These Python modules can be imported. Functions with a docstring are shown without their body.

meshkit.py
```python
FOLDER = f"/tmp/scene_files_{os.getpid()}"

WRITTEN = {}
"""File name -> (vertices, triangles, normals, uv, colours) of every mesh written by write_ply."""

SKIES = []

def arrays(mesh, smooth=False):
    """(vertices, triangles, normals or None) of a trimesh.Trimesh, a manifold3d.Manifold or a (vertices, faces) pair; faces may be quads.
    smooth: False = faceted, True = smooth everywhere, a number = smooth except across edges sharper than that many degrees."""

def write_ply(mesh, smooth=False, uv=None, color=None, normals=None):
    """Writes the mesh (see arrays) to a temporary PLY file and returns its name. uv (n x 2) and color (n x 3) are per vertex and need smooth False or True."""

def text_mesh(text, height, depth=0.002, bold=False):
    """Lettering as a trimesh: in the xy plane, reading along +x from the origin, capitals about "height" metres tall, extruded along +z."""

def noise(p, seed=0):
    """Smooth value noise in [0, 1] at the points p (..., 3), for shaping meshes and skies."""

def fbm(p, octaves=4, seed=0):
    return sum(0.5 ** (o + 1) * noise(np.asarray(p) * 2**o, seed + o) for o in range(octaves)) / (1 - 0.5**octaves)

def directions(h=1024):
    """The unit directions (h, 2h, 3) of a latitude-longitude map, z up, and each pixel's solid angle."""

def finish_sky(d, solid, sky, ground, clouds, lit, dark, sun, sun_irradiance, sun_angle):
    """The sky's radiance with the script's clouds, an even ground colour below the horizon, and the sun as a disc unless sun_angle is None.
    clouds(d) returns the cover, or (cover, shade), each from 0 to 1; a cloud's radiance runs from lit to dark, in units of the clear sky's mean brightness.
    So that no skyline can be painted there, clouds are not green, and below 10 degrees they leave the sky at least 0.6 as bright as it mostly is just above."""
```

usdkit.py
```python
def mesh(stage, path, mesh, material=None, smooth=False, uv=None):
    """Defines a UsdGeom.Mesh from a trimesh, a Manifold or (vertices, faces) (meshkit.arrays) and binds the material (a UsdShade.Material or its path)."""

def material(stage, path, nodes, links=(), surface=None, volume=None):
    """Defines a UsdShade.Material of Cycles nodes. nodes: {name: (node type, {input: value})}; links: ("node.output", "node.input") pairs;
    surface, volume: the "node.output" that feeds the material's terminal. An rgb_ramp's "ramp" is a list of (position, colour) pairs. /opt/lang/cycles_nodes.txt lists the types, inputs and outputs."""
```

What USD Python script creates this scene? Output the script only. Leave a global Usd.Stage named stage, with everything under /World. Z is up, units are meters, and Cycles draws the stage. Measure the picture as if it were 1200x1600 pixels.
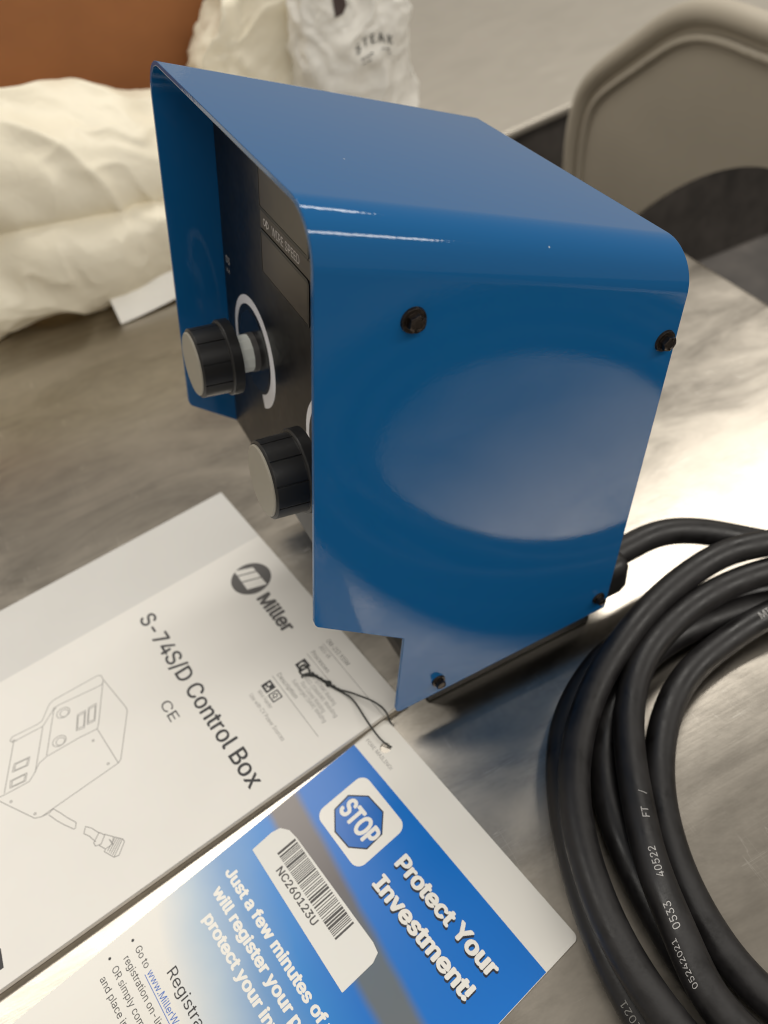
import math, random
import numpy as np
import trimesh, shapely
from shapely import affinity
from shapely.geometry import Polygon, LineString, Point, box as sbox
from scipy.interpolate import PchipInterpolator, CubicSpline
import manifold3d as m3
from manifold3d import Manifold, CrossSection
import usdkit, meshkit
from pxr import Usd, UsdGeom, UsdLux, UsdShade, Gf, Sdf, Vt

stage = Usd.Stage.CreateInMemory()
UsdGeom.SetStageUpAxis(stage, UsdGeom.Tokens.z)
UsdGeom.SetStageMetersPerUnit(stage, 1.0)
UsdGeom.Xform.Define(stage, '/World')
UsdGeom.Scope.Define(stage, '/World/Looks')
MM = 0.001

# ------------------------------------------------------------------ camera
cam = UsdGeom.Camera.Define(stage, '/World/camera')
C = (-0.11333558, -0.25791699, 0.32805685)
RIGHT = (0.88818187, -0.44800937, -0.1020812)
DOWN = (-0.38814393, -0.61261815, -0.68850802)
FWD = (0.24592124, 0.65114254, -0.71800845)
cam.AddTransformOp().Set(Gf.Matrix4d(*RIGHT, 0, *(-v for v in DOWN), 0, *(-v for v in FWD), 0, *C, 1))
cam.CreateHorizontalApertureAttr(36.0)
cam.CreateVerticalApertureAttr(48.0)
cam.CreateFocalLengthAttr(36.0 * 1331.4 / 1200)
cam.CreateClippingRangeAttr(Gf.Vec2f(0.01, 50))
cam.CreateFStopAttr(14.0)
cam.CreateFocusDistanceAttr(0.272)
cam.CreateExposureAttr(0.50)

# ------------------------------------------------------------------ light
M = {}
def mat(name, nodes, links=(), surface='p.BSDF'):
    M[name] = usdkit.material(stage, '/World/Looks/' + name, nodes, links, surface=surface)
    return M[name]

sky = UsdLux.DomeLight.Define(stage, '/World/room_light')
usdkit.material(stage, '/World/Looks/room_light_shader', {'b': ('background_shader', {'color': (1.0, 0.935, 0.84), 'strength': 0.265})}, [], surface='b.background')
UsdShade.MaterialBindingAPI.Apply(sky.GetPrim()).Bind(UsdShade.Material.Get(stage, '/World/Looks/room_light_shader'))

def lamp(name, loc, w, h, inten, color=(1.0, 0.96, 0.89), rot=(0, 0, 0)):
    l = UsdLux.RectLight.Define(stage, '/World/' + name)
    l.AddTranslateOp().Set(Gf.Vec3d(*loc)); l.AddRotateXYZOp().Set(Gf.Vec3f(*rot))
    l.CreateWidthAttr(w); l.CreateHeightAttr(h); l.CreateIntensityAttr(inten); l.CreateColorAttr(Gf.Vec3f(*color))
    return l
lamp('ceiling_tube', (0.70, 1.34, 2.6), 5.0, 0.30, 11.5)
lamp('ceiling_tube_001', (1.50, -2.05, 2.6), 5.2, 0.32, 14.0)

# ------------------------------------------------------------------ helpers
used = {}
def numbered(path):
    n = used.get(path, 0); used[path] = n + 1
    return path if n == 0 else '%s_%03d' % (path, n)
def setd(prim, label=None, cat=None, group=None, kind=None):
    for k, v in (('label', label), ('category', cat), ('group', group), ('kind', kind)):
        if v: prim.SetCustomDataByKey(k, v)
def thing(name, label, cat, loc=(0, 0, 0), rz=0.0, group=None):
    x = UsdGeom.Xform.Define(stage, numbered('/World/' + name))
    x.AddTranslateOp().Set(Gf.Vec3d(*loc)); x.AddRotateZOp().Set(rz)
    setd(x.GetPrim(), label, cat, group); x.GetPrim().SetCustomDataByKey  # props on the root
    return x.GetPrim()
BOX, BOX_AT = 0.9704, (-0.00335, -0.00763, 0.00971)   # the box was drawn at 1 : 0.97; where it stands
def obj(name, mesh, m, parent=None, smooth=30, **kw):
    base = '/World' if parent is None else str(parent.GetPath())
    if parent is not None and str(parent.GetPath()).startswith('/World/control_box'):
        mesh = mesh.copy(); mesh.vertices = np.asarray(mesh.vertices) * BOX
    p = usdkit.mesh(stage, numbered(base + '/' + name), mesh, M[m], smooth=smooth).GetPrim()
    setd(p, **kw)
    return p
def tm(man):
    a = man.to_mesh(); return trimesh.Trimesh(np.array(a.vert_properties[:, :3]), np.array(a.tri_verts), process=False)
def mani(mesh):
    return Manifold(m3.Mesh(np.asarray(mesh.vertices, np.float32), np.asarray(mesh.faces, np.uint32)))
def cat(*ms): return trimesh.util.concatenate([m for m in ms if m is not None])
def ext(poly, h, z=0.0):
    gs = getattr(poly, 'geoms', [poly])
    m = trimesh.util.concatenate([trimesh.creation.extrude_polygon(g, h, engine='earcut') for g in gs if g.area > 0])
    m.apply_translation([0, 0, z]); return m
def tf(mesh, f):
    m = mesh.copy(); m.vertices = f(np.asarray(m.vertices)); return m
def tube(pts, r, n=12, cap=True):
    pts = np.asarray(pts, float); k = len(pts); r = np.broadcast_to(r, k)
    t = np.gradient(pts, axis=0); t /= np.linalg.norm(t, axis=1)[:, None]
    a = np.cross(t[0], [0, 0, 1.0]);  a = a if np.linalg.norm(a) > 1e-6 else np.array([1.0, 0, 0]); a /= np.linalg.norm(a)
    V = []
    for i in range(k):
        a = a - t[i] * np.dot(a, t[i]); a /= np.linalg.norm(a); b = np.cross(t[i], a)
        th = np.arange(n) * 2 * np.pi / n
        V.append(pts[i] + r[i] * (np.cos(th)[:, None] * a + np.sin(th)[:, None] * b))
    V = np.vstack(V); F = []
    i, j = np.meshgrid(np.arange(k - 1), np.arange(n), indexing='ij'); i = i.ravel(); j = j.ravel(); j2 = (j + 1) % n
    F = np.vstack([np.c_[i * n + j, i * n + j2, (i + 1) * n + j2], np.c_[i * n + j, (i + 1) * n + j2, (i + 1) * n + j]])
    if cap:
        V = np.vstack([V, pts[0], pts[-1]]); q = np.arange(n)
        F = np.vstack([F, np.c_[(q + 1) % n, q, np.full(n, k * n)], np.c_[(k - 1) * n + q, (k - 1) * n + (q + 1) % n, np.full(n, k * n + 1)]])
    return trimesh.Trimesh(V, F, process=False)
def grid(P):
    """P (nu, nv, 3) -> open surface"""
    nu, nv = P.shape[:2]; i, j = np.meshgrid(np.arange(nu - 1), np.arange(nv - 1), indexing='ij'); a = (i * nv + j).ravel()
    return trimesh.Trimesh(P.reshape(-1, 3), np.vstack([np.c_[a, a + nv, a + nv + 1], np.c_[a, a + nv + 1, a + 1]]), process=False)
def text(s, h, length=None, bold=False, heavy=0.0, depth=0.00003):
    """lettering in metres; heavy > 0 fattens by laying shifted copies a hair above each other"""
    m = meshkit.text_mesh(s, h, depth, bold)
    x0, x1 = m.bounds[0, 0], m.bounds[1, 0]
    m.vertices[:, 0] -= x0
    if length: m.vertices[:, 0] *= length / (x1 - x0)
    if heavy:
        c = []
        for k, (dx, dy) in enumerate(((0, 0), (1, 0), (-1, 0), (0, .6), (0, -.6))):
            q = m.copy(); q.vertices += [dx * heavy, dy * heavy, k * 0.000008]; c.append(q)
        m = cat(*c)
    return m
def rrect(x0, y0, x1, y1, r, n=8):
    return sbox(x0 + r, y0 + r, x1 - r, y1 - r).buffer(r, quad_segs=n)
def ribbon(pts, w):
    return LineString(pts).buffer(w / 2, cap_style='square', quad_segs=3)
def fbm(p, o=4, s=0): return meshkit.fbm(p, o, s) - 0.5
def ridge(p, s=0): return 1 - np.abs(2 * meshkit.noise(p, s) - 1)

# ------------------------------------------------------------------ materials
def pbr(name, color, rough=0.5, metal=0.0, bump=0.0, bscale=300.0, bdist=0.0005, var=0.0, vscale=20.0, rvar=0.0, bev=0.0, **kw):
    nodes = {'p': ('principled_bsdf', {'base_color': color, 'roughness': rough, 'metallic': metal, **kw})}
    links = []
    if var or rvar or bump: nodes['tc'] = ('texture_coordinate', {})
    if var or rvar:
        nodes['n'] = ('noise_texture', {'scale': vscale, 'detail': 5.0, 'roughness': 0.6}); links.append(('tc.object', 'n.vector'))
    if var:
        lo = tuple(c * (1 - var) for c in color); hi = tuple(min(1, c * (1 + var)) for c in color)
        nodes['r'] = ('rgb_ramp', {'ramp': [(0.3, lo), (0.7, hi)]}); links += [('n.fac', 'r.fac'), ('r.color', 'p.base_color')]
    if rvar:
        nodes['mr'] = ('map_range', {'from_min': 0.3, 'from_max': 0.7, 'to_min': rough - rvar, 'to_max': rough + rvar}); links += [('n.fac', 'mr.value'), ('mr.result', 'p.roughness')]
    if bev: nodes['bv'] = ('bevel', {'radius': bev, 'samples': 4})
    if bump:
        nodes['bn'] = ('noise_texture', {'scale': bscale, 'detail': 3.0}); nodes['bp'] = ('bump', {'strength': bump, 'distance': bdist})
        links += [('tc.object', 'bn.vector'), ('bn.fac', 'bp.height'), ('bp.normal', 'p.normal')]
        if bev: links.append(('bv.bevel', 'bp.normal'))
    elif bev: links.append(('bv.bevel', 'p.normal'))
    return mat(name, nodes, links)

# powder-coated blue sheet with an orange-peel gloss
mat('blue_enamel', {
    'tc': ('texture_coordinate', {}), 'bv': ('bevel', {'radius': 0.0005, 'samples': 4}),
    'n1': ('noise_texture', {'scale': 800.0, 'detail': 2.0}), 'b1': ('bump', {'strength': 0.038, 'distance': 0.0005}),
    'n2': ('noise_texture', {'scale': 170.0, 'detail': 1.0}), 'b2': ('bump', {'strength': 0.010, 'distance': 0.001}),
    'wv': ('noise_texture', {'scale': 35.0, 'detail': 6.0, 'roughness': 0.65, 'distortion': 0.6}), 'rr': ('map_range', {'from_min': 0.45, 'from_max': 0.75, 'to_min': 0.045, 'to_max': 0.095, 'clamp': True}),
    'vo': ('voronoi_texture', {'scale': 95.0, 'randomness': 1.0}), 'vt': ('map_range', {'from_min': 0.018, 'from_max': 0.036, 'to_min': 1.0, 'to_max': 0.0, 'clamp': True}),
    'vk': ('separate_color', {}), 'vm': ('math', {'math_type': 'greater_than', 'value2': 0.86}), 'vx': ('math', {'math_type': 'multiply'}),
    'mx': ('mix', {'color1': (0.007, 0.100, 0.275), 'color2': (0.45, 0.50, 0.55)}),
    'p': ('principled_bsdf', {'specular_ior_level': 0.29})},
    [('tc.object', 'n1.vector'), ('tc.object', 'n2.vector'), ('tc.object', 'wv.vector'), ('tc.object', 'vo.vector'), ('bv.bevel', 'b2.normal'), ('n2.fac', 'b2.height'), ('b2.normal', 'b1.normal'), ('n1.fac', 'b1.height'), ('b1.normal', 'p.normal'),
     ('wv.fac', 'rr.value'), ('rr.result', 'p.roughness'), ('vo.distance', 'vt.value'), ('vo.color', 'vk.color'), ('vk.r', 'vm.value1'), ('vt.result', 'vx.value1'), ('vm.value', 'vx.value2'), ('vx.value', 'mx.fac'), ('mx.color', 'p.base_color')])
pbr('black_plastic', (0.011, 0.0105, 0.0105), 0.42, bump=0.15, bscale=900.0, bdist=0.0002, bev=0.0004)
pbr('black_panel', (0.010, 0.009, 0.009), 0.30, bump=0.1, bscale=1200.0, bdist=0.0002, rvar=0.06, vscale=40, specular_ior_level=0.35)
pbr('black_paint', (0.006, 0.0058, 0.0058), 0.5, bump=0.2, bscale=700.0, bdist=0.0003, bev=0.0005, specular_ior_level=0.25)
pbr('display_window', (0.055, 0.044, 0.035), 0.30, var=0.15, vscale=30)
pbr('label_strip', (0.055, 0.045, 0.038), 0.4)
pbr('panel_grey_print', (0.55, 0.52, 0.50), 0.5)
pbr('dial_print', (0.80, 0.79, 0.82), 0.45)
pbr('dial_disc', (0.010, 0.010, 0.012), 0.22)
pbr('nylon_white', (0.86, 0.88, 0.82), 0.45)
pbr('grey_washer', (0.10, 0.095, 0.09), 0.4)
pbr('knob_cap', (0.34, 0.315, 0.26), 0.45, bump=0.1, bscale=2000, bdist=0.0001)
pbr('bronze_screw', (0.050, 0.040, 0.034), 0.27, metal=0.85, bump=0.2, bscale=1500, bdist=0.0002, var=0.4, vscale=500, bev=0.0002)
pbr('rubber', (0.0105, 0.0095, 0.0098), 0.45, bump=0.18, bscale=700, bdist=0.0003, rvar=0.14, var=0.35, vscale=90)
pbr('cable_print', (0.42, 0.41, 0.40), 0.6)
pbr('paper', (0.74, 0.72, 0.68), 0.42, var=0.015, vscale=30, specular_ior_level=0.35)
pbr('page_edge', (0.60, 0.56, 0.50), 0.8, bump=0.6, bscale=3000, bdist=0.0003)
pbr('paper_grey', (0.60, 0.59, 0.565), 0.45, var=0.015, vscale=30)
pbr('ink_black', (0.035, 0.034, 0.036), 0.55)
pbr('ink_dark', (0.085, 0.080, 0.078), 0.55)
pbr('ink_grey', (0.19, 0.185, 0.175), 0.6)
pbr('ink_faint', (0.32, 0.31, 0.295), 0.6)
pbr('ink_line', (0.27, 0.26, 0.25), 0.6)
pbr('ink_blue', (0.03, 0.13, 0.50), 0.5)
pbr('tag_white', (0.74, 0.72, 0.67), 0.30, specular_ior_level=0.5)
pbr('print_blue', (0.002, 0.13, 0.50), 0.28)
pbr('print_white', (0.80, 0.78, 0.73), 0.35)
pbr('print_shadow', (0.012, 0.016, 0.03), 0.4)
pbr('sticker', (0.76, 0.75, 0.71), 0.5)
pbr('string', (0.03, 0.032, 0.03), 0.7)
pbr('cardboard', (0.31, 0.120, 0.038), 0.75, var=0.10, vscale=14, bump=0.2, bscale=150, bdist=0.0005)
pbr('foam_white', (0.66, 0.64, 0.58), 0.8)
pbr('tan_metal', (0.43, 0.385, 0.31), 0.36, var=0.04, vscale=8, bump=0.1, bscale=300, bdist=0.0002)
pbr('dark_vinyl_and_shade', (0.045, 0.039, 0.035), 0.5, var=0.5, vscale=18)  # vinyl of the seat pad; also the shade colour below the counter top
pbr('floor', (0.06, 0.053, 0.047), 0.35, var=0.5, vscale=3.0)
pbr('bag_print', (0.10, 0.10, 0.095), 0.6)
pbr('bag_stamp', (0.05, 0.03, 0.025), 0.6)

def film(name, color, rough, trans, vs=25):
    mat(name, {'tc': ('texture_coordinate', {}), 'n': ('noise_texture', {'scale': vs, 'detail': 4.0}),
               'r': ('rgb_ramp', {'ramp': [(0.35, tuple(c * .93 for c in color)), (0.65, color)]}),
               'bn': ('noise_texture', {'scale': 90.0, 'detail': 4.0, 'distortion': 1.0}), 'bp': ('bump', {'strength': 0.35, 'distance': 0.002}),
               'p': ('principled_bsdf', {'roughness': rough, 'specular_ior_level': 0.35}),
               't': ('translucent_bsdf', {'color': tuple(c * w for c, w in zip(color, (1, .93, .78)))}), 'mx': ('mix_closure', {'fac': trans})},
        [('tc.object', 'n.vector'), ('tc.object', 'bn.vector'), ('n.fac', 'r.fac'), ('r.color', 'p.base_color'), ('bn.fac', 'bp.height'), ('bp.normal', 'p.normal'),
         ('p.BSDF', 'mx.closure1'), ('t.BSDF', 'mx.closure2')], surface='mx.closure')
film('cream_paper', (0.92, 0.855, 0.69), 0.42, 0.14)
film('white_film', (0.92, 0.90, 0.84), 0.36, 0.16)

# worn brushed stainless steel: long grain along x, cloudy smears, fine bright scratches
def steel(name, base, rough, smear, aniso=0.0):
    mat(name, {
        'tc': ('texture_coordinate', {}),
        'mg': ('mapping', {'scale': (5.0, 600.0, 1.0)}), 'grain': ('noise_texture', {'scale': 1.0, 'detail': 4.0, 'roughness': 0.65}),
        'ms': ('mapping', {'scale': (9.0, 24.0, 1.0), 'rotation': (0, 0, 0.25)}), 'sm': ('noise_texture', {'scale': 1.0, 'detail': 6.0, 'roughness': 0.62, 'distortion': 0.9}),
        'mb': ('mapping', {'scale': (60.0, 60.0, 1.0)}), 'bl': ('noise_texture', {'scale': 1.0, 'detail': 5.0, 'roughness': 0.7}),
        # scratches: thin crossings of two stretched cell patterns
        'm1': ('mapping', {'scale': (8.0, 260.0, 1.0), 'rotation': (0, 0, 0.16)}), 's1': ('noise_texture', {'scale': 1.0, 'detail': 1.0, 'distortion': 0.3}),
        'a1': ('math', {'math_type': 'subtract', 'value2': 0.5}), 'b1': ('math', {'math_type': 'absolute'}), 'c1': ('map_range', {'from_min': 0.0, 'from_max': 0.006, 'to_min': 1.0, 'to_max': 0.0, 'clamp': True}),
        'm2': ('mapping', {'scale': (240.0, 9.0, 1.0), 'rotation': (0, 0, 0.48)}), 's2': ('noise_texture', {'scale': 1.0, 'detail': 1.0, 'distortion': 0.2}),
        'a2': ('math', {'math_type': 'subtract', 'value2': 0.5}), 'b2': ('math', {'math_type': 'absolute'}), 'c2': ('map_range', {'from_min': 0.0, 'from_max': 0.005, 'to_min': 1.0, 'to_max': 0.0, 'clamp': True}),
        'mk': ('noise_texture', {'scale': 45.0, 'detail': 3.0}), 'mkr': ('map_range', {'from_min': 0.52, 'from_max': 0.66, 'to_min': 0.0, 'to_max': 0.42, 'clamp': True}),
        'sc': ('math', {'math_type': 'maximum'}), 'scm': ('math', {'math_type': 'multiply'}),
        'mf': ('mapping', {'scale': (55.0, 95.0, 1.0), 'rotation': (0, 0, 0.3)}), 'fn': ('noise_texture', {'scale': 1.0, 'detail': 7.0, 'roughness': 0.72, 'distortion': 0.4}), 'fm': ('mix', {'fac': 0.42}),
        'col': ('rgb_ramp', {'ramp': [(0.33, tuple(c * (1 - 2.2 * smear) for c in base)), (0.52, base), (0.68, tuple(min(1, c * (1 + 1.6 * smear)) for c in base))]}),
        'colsc': ('mix', {'color2': (0.85, 0.82, 0.76)}),
        'rr': ('map_range', {'from_min': 0.3, 'from_max': 0.72, 'to_min': rough - smear, 'to_max': rough + smear, 'clamp': True}),
        'r2': ('math', {'math_type': 'multiply_add', 'value2': 0.16}), 
        'bp': ('bump', {'strength': 0.03, 'distance': 0.0005}), 'bp2': ('bump', {'strength': 0.08, 'distance': 0.0006}),
        'tg': ('combine_xyz', {'x': 1.0, 'y': 0.0, 'z': 0.0}), 'p': ('principled_bsdf', {'metallic': 1.0, 'anisotropic': aniso})},
        [('tc.object', 'mg.vector'), ('mg.vector', 'grain.vector'), ('tc.object', 'ms.vector'), ('ms.vector', 'sm.vector'), ('tc.object', 'mb.vector'), ('mb.vector', 'bl.vector'),
         ('tc.object', 'm1.vector'), ('m1.vector', 's1.vector'), ('s1.fac', 'a1.value1'), ('a1.value', 'b1.value1'), ('b1.value', 'c1.value'),
         ('tc.object', 'm2.vector'), ('m2.vector', 's2.vector'), ('s2.fac', 'a2.value1'), ('a2.value', 'b2.value1'), ('b2.value', 'c2.value'),
         ('tc.object', 'mk.vector'), ('mk.fac', 'mkr.value'), ('c1.result', 'sc.value1'), ('c2.result', 'sc.value2'), ('sc.value', 'scm.value1'), ('mkr.result', 'scm.value2'),
         ('tc.object', 'mf.vector'), ('mf.vector', 'fn.vector'), ('sm.fac', 'fm.color1'), ('fn.fac', 'fm.color2'), ('fm.color', 'col.fac'), ('col.color', 'colsc.color1'), ('scm.value', 'colsc.fac'), ('colsc.color', 'p.base_color'),
         ('sm.fac', 'rr.value'), ('scm.value', 'r2.value1'), ('rr.result', 'r2.value3'), ('r2.value', 'p.roughness'),
         ('grain.fac', 'bp.height'), ('bl.fac', 'bp2.height'), ('bp.normal', 'bp2.normal'), ('bp2.normal', 'p.normal')] + ([('tg.vector', 'p.tangent')] if aniso else []))
steel('worn_steel', (0.45, 0.413, 0.36), 0.35, 0.10, 0.78)
steel('counter_steel', (0.60, 0.56, 0.49), 0.50, 0.015)

# the tag's printed picture: blue fading to white down the sheet, a grey brushed band across
mat('tag_picture', {
    'tc': ('texture_coordinate', {}), 'sx': ('separate_xyz', {}),
    'n': ('noise_texture', {'scale': 28.0, 'detail': 4.0}),
    # down-sheet distance t = -y
    't0': ('math', {'math_type': 'multiply_add', 'value2': -1.0, 'value3': 0.0}),
    't1': ('math', {'math_type': 'multiply_add', 'value2': -0.24}),
    'nz': ('math', {'math_type': 'multiply_add', 'value2': 0.012}),
    'rm': ('map_range', {'from_min': 0.0, 'from_max': 0.15, 'to_min': 0.0, 'to_max': 1.0, 'clamp': True}),
    'ramp': ('rgb_ramp', {'ramp': [(0.0, (0.001, 0.15, 0.56)), (0.40, (0.001, 0.155, 0.56)), (0.50, (0.015, 0.21, 0.60)), (0.60, (0.14, 0.30, 0.56)), (0.70, (0.42, 0.52, 0.62)), (0.80, (0.74, 0.72, 0.67)), (1.0, (0.74, 0.72, 0.67))]}),
    # the blurred grey band: distance from its slanting middle line
    'g0': ('math', {'math_type': 'multiply_add', 'value2': -0.11, 'value3': -0.0555}), 'g1': ('math', {'math_type': 'add'}), 'g2': ('math', {'math_type': 'absolute'}),
    'gn': ('math', {'math_type': 'multiply_add', 'value2': 0.004}), 'gm': ('map_range', {'range_type': 'smoothstep', 'from_min': 0.0065, 'from_max': 0.0112, 'to_min': 1.0, 'to_max': 0.0, 'clamp': True}),
    'gx': ('map_range', {'from_min': 0.0, 'from_max': 0.10, 'to_min': 0.0, 'to_max': 1.0, 'clamp': True}), 'gr': ('rgb_ramp', {'ramp': [(0.0, (0.20, 0.175, 0.165)), (0.45, (0.13, 0.115, 0.115)), (0.75, (0.11, 0.14, 0.17)), (1.0, (0.13, 0.15, 0.165))]}), 'gc': ('mix', {}),
    'p': ('principled_bsdf', {'roughness': 0.30})},
    [('sx.x', 'g0.value1'), ('g0.value', 'g1.value1'), ('t0.value', 'g1.value2'), ('g1.value', 'g2.value1'), ('n.fac', 'gn.value1'), ('g2.value', 'gn.value3'), ('gn.value', 'gm.value'),
     ('sx.x', 'gx.value'), ('gx.result', 'gr.fac'), ('gm.result', 'gc.fac'), ('ramp.color', 'gc.color1'), ('gr.color', 'gc.color2'), ('gc.color', 'p.base_color'),
     ('tc.object', 'sx.vector'), ('sx.y', 't0.value1'), ('sx.x', 't1.value1'), ('t0.value', 't1.value3'), ('n.fac', 'nz.value1'), ('t1.value', 'nz.value3'), ('nz.value', 'rm.value'), ('rm.result', 'ramp.fac')])

# ------------------------------------------------------------------ the setting
fl = trimesh.creation.box([8, 8, 0.02]); fl.apply_translation([0.5, 0.5, -0.80])
obj('floor', fl, 'floor', kind='structure')

bench = thing('steel_workbench', 'worn brushed stainless steel workbench top that the blue control box stands on', 'workbench')
def slab(x0, y0, x1, y1, z0, z1, r=0.004):
    hs = [Manifold.sphere(r, 12).translate([x, y, z]) for x in (x0 + r, x1 - r) for y in (y0 + r, y1 - r) for z in (z0 + r, z1 - r)]
    return tm(Manifold.batch_hull(hs))
obj('bench_top', slab(-1.1, -0.75, 0.2975, 0.46, -0.035, 0.0, 0.006), 'worn_steel', bench, smooth=40)
for lx in (-1.04, 0.24):
    for ly in (-0.69, 0.40):
        obj('leg', tube([[lx, ly, -0.79], [lx, ly, -0.036]], 0.02, 16), 'counter_steel', bench)

ctr = thing('steel_counter', 'pale stainless steel counter standing behind the workbench, its lower front coloured dark for the shade there', 'counter', (0.481, 0.702, -0.15), 10.2)
obj('counter_top', slab(-1.6, 0.0, 1.5, 1.6, -0.012, 0.0, 0.004), 'counter_steel', ctr, smooth=40)
obj('front_panel', slab(-1.6, 0.03, 1.5, 0.05, -0.64, -0.0125, 0.003), 'dark_vinyl_and_shade', ctr)  # dark sheet: shade under the counter lip put into its colour
obj('front_rail', tube([[-1.6, 0.015, -0.115], [1.5, 0.015, -0.115]], 0.010, 12), 'tan_metal', ctr)

# ------------------------------------------------------------------ the control box
cb = thing('control_box', 'glossy blue sheet metal control box with hood, black front panel and two black knobs', 'control box', BOX_AT)
HW = 75 * MM
al = math.atan2(53, 126)
T = np.array([math.cos(al), 0, -math.sin(al)]); Wn = np.array([math.sin(al), 0, math.cos(al)])
ORG = np.array([-0.051, 0, 0.233])
def arc(c, r, a0, a1, n=8):
    return [(c[0] + r * math.cos(a), c[1] + r * math.sin(a)) for a in np.radians(np.linspace(a0, a1, n))]
def fillet(p0, p, p1, r, n=8):
    p0, p, p1 = map(np.array, (p0, p, p1)); u = (p0 - p) / np.linalg.norm(p0 - p); v = (p1 - p) / np.linalg.norm(p1 - p)
    th = math.acos(np.dot(u, v)); d = r / math.tan(th / 2); c = p + (u + v) / np.linalg.norm(u + v) * r / math.sin(th / 2)
    a, b = p + u * d - c, p + v * d - c; out = []
    for s in np.linspace(0, 1, n):
        w = a * math.sin((1 - s) * (math.pi - th)) + b * math.sin(s * (math.pi - th)); out.append(tuple(c + w / math.sin(math.pi - th)))
    return out
c1, c2, c3, c4, c5, c6 = (-51, 233), (75, 180), (-76.7, 85.5), (-43.6, 54), (-52.6, 5.4), (56, 6.4)
prof = [(-51.0, 240), (76.0, 187)] + [c6] + fillet(c6, c5, c4, 2.6) + [c4] + fillet(c4, c3, c1, 4.2)
prof[0] = (c1[0] + (c1[0] - c3[0]) * 0.05, c1[1] + (c1[1] - c3[1]) * 0.05); prof[1] = (c2[0] + (c2[0] - c6[0]) * 0.05, c2[1] + (c2[1] - c6[1]) * 0.05)
pp = Polygon([(x * MM, z * MM) for x, z in prof])
# extrude along y: polygon plane (x, z) -> world
def ext_y(poly, y0, y1):
    m = ext(poly, y1 - y0); v = m.vertices
    m.vertices = np.c_[v[:, 0], y1 - v[:, 2], v[:, 1]]
    return m
def tunnel(inset):
    hw, r, h = HW - inset, 15 * MM - inset, 0.4
    pts = [(-hw, -h), (hw, -h)] + [(hw - r + r * math.cos(a), -inset - r + r * math.sin(a)) for a in np.linspace(0, math.pi / 2, 25)] + [(-hw + r + r * math.cos(a), -inset - r + r * math.sin(a)) for a in np.linspace(math.pi / 2, math.pi, 25)]
    m = ext(Polygon(pts), 0.5); v = m.vertices      # (y, w, along)
    m.vertices = ORG + np.outer(v[:, 0], [0, 1, 0]) + np.outer(v[:, 1], Wn) + np.outer(v[:, 2] - 0.25, T)
    m.fix_normals(); return mani(m)
solid = mani((lambda m: (m.fix_normals(), m)[1])(ext_y(pp, -0.2, 0.2)))
cover = tm(solid ^ (tunnel(0.0) - tunnel(1.6 * MM)))
obj('cover', cover, 'blue_enamel', cb, smooth=25)

body = Polygon([(x * MM, z * MM) for x, z in [(-31.5, 214), (70, 171), (54.5, 8), (54.3, 6.9), (-36.0, 6.9), (-31, 46), (-53, 66.5)]])
obj('chassis', ext_y(body, -HW + 1.8 * MM, HW - 1.8 * MM), 'black_paint', cb)

obj('base_pan', slab(-0.0347, -0.0687, 0.0535, 0.0687, -0.00999, 0.0068, 0.0010), 'black_paint', cb)

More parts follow.
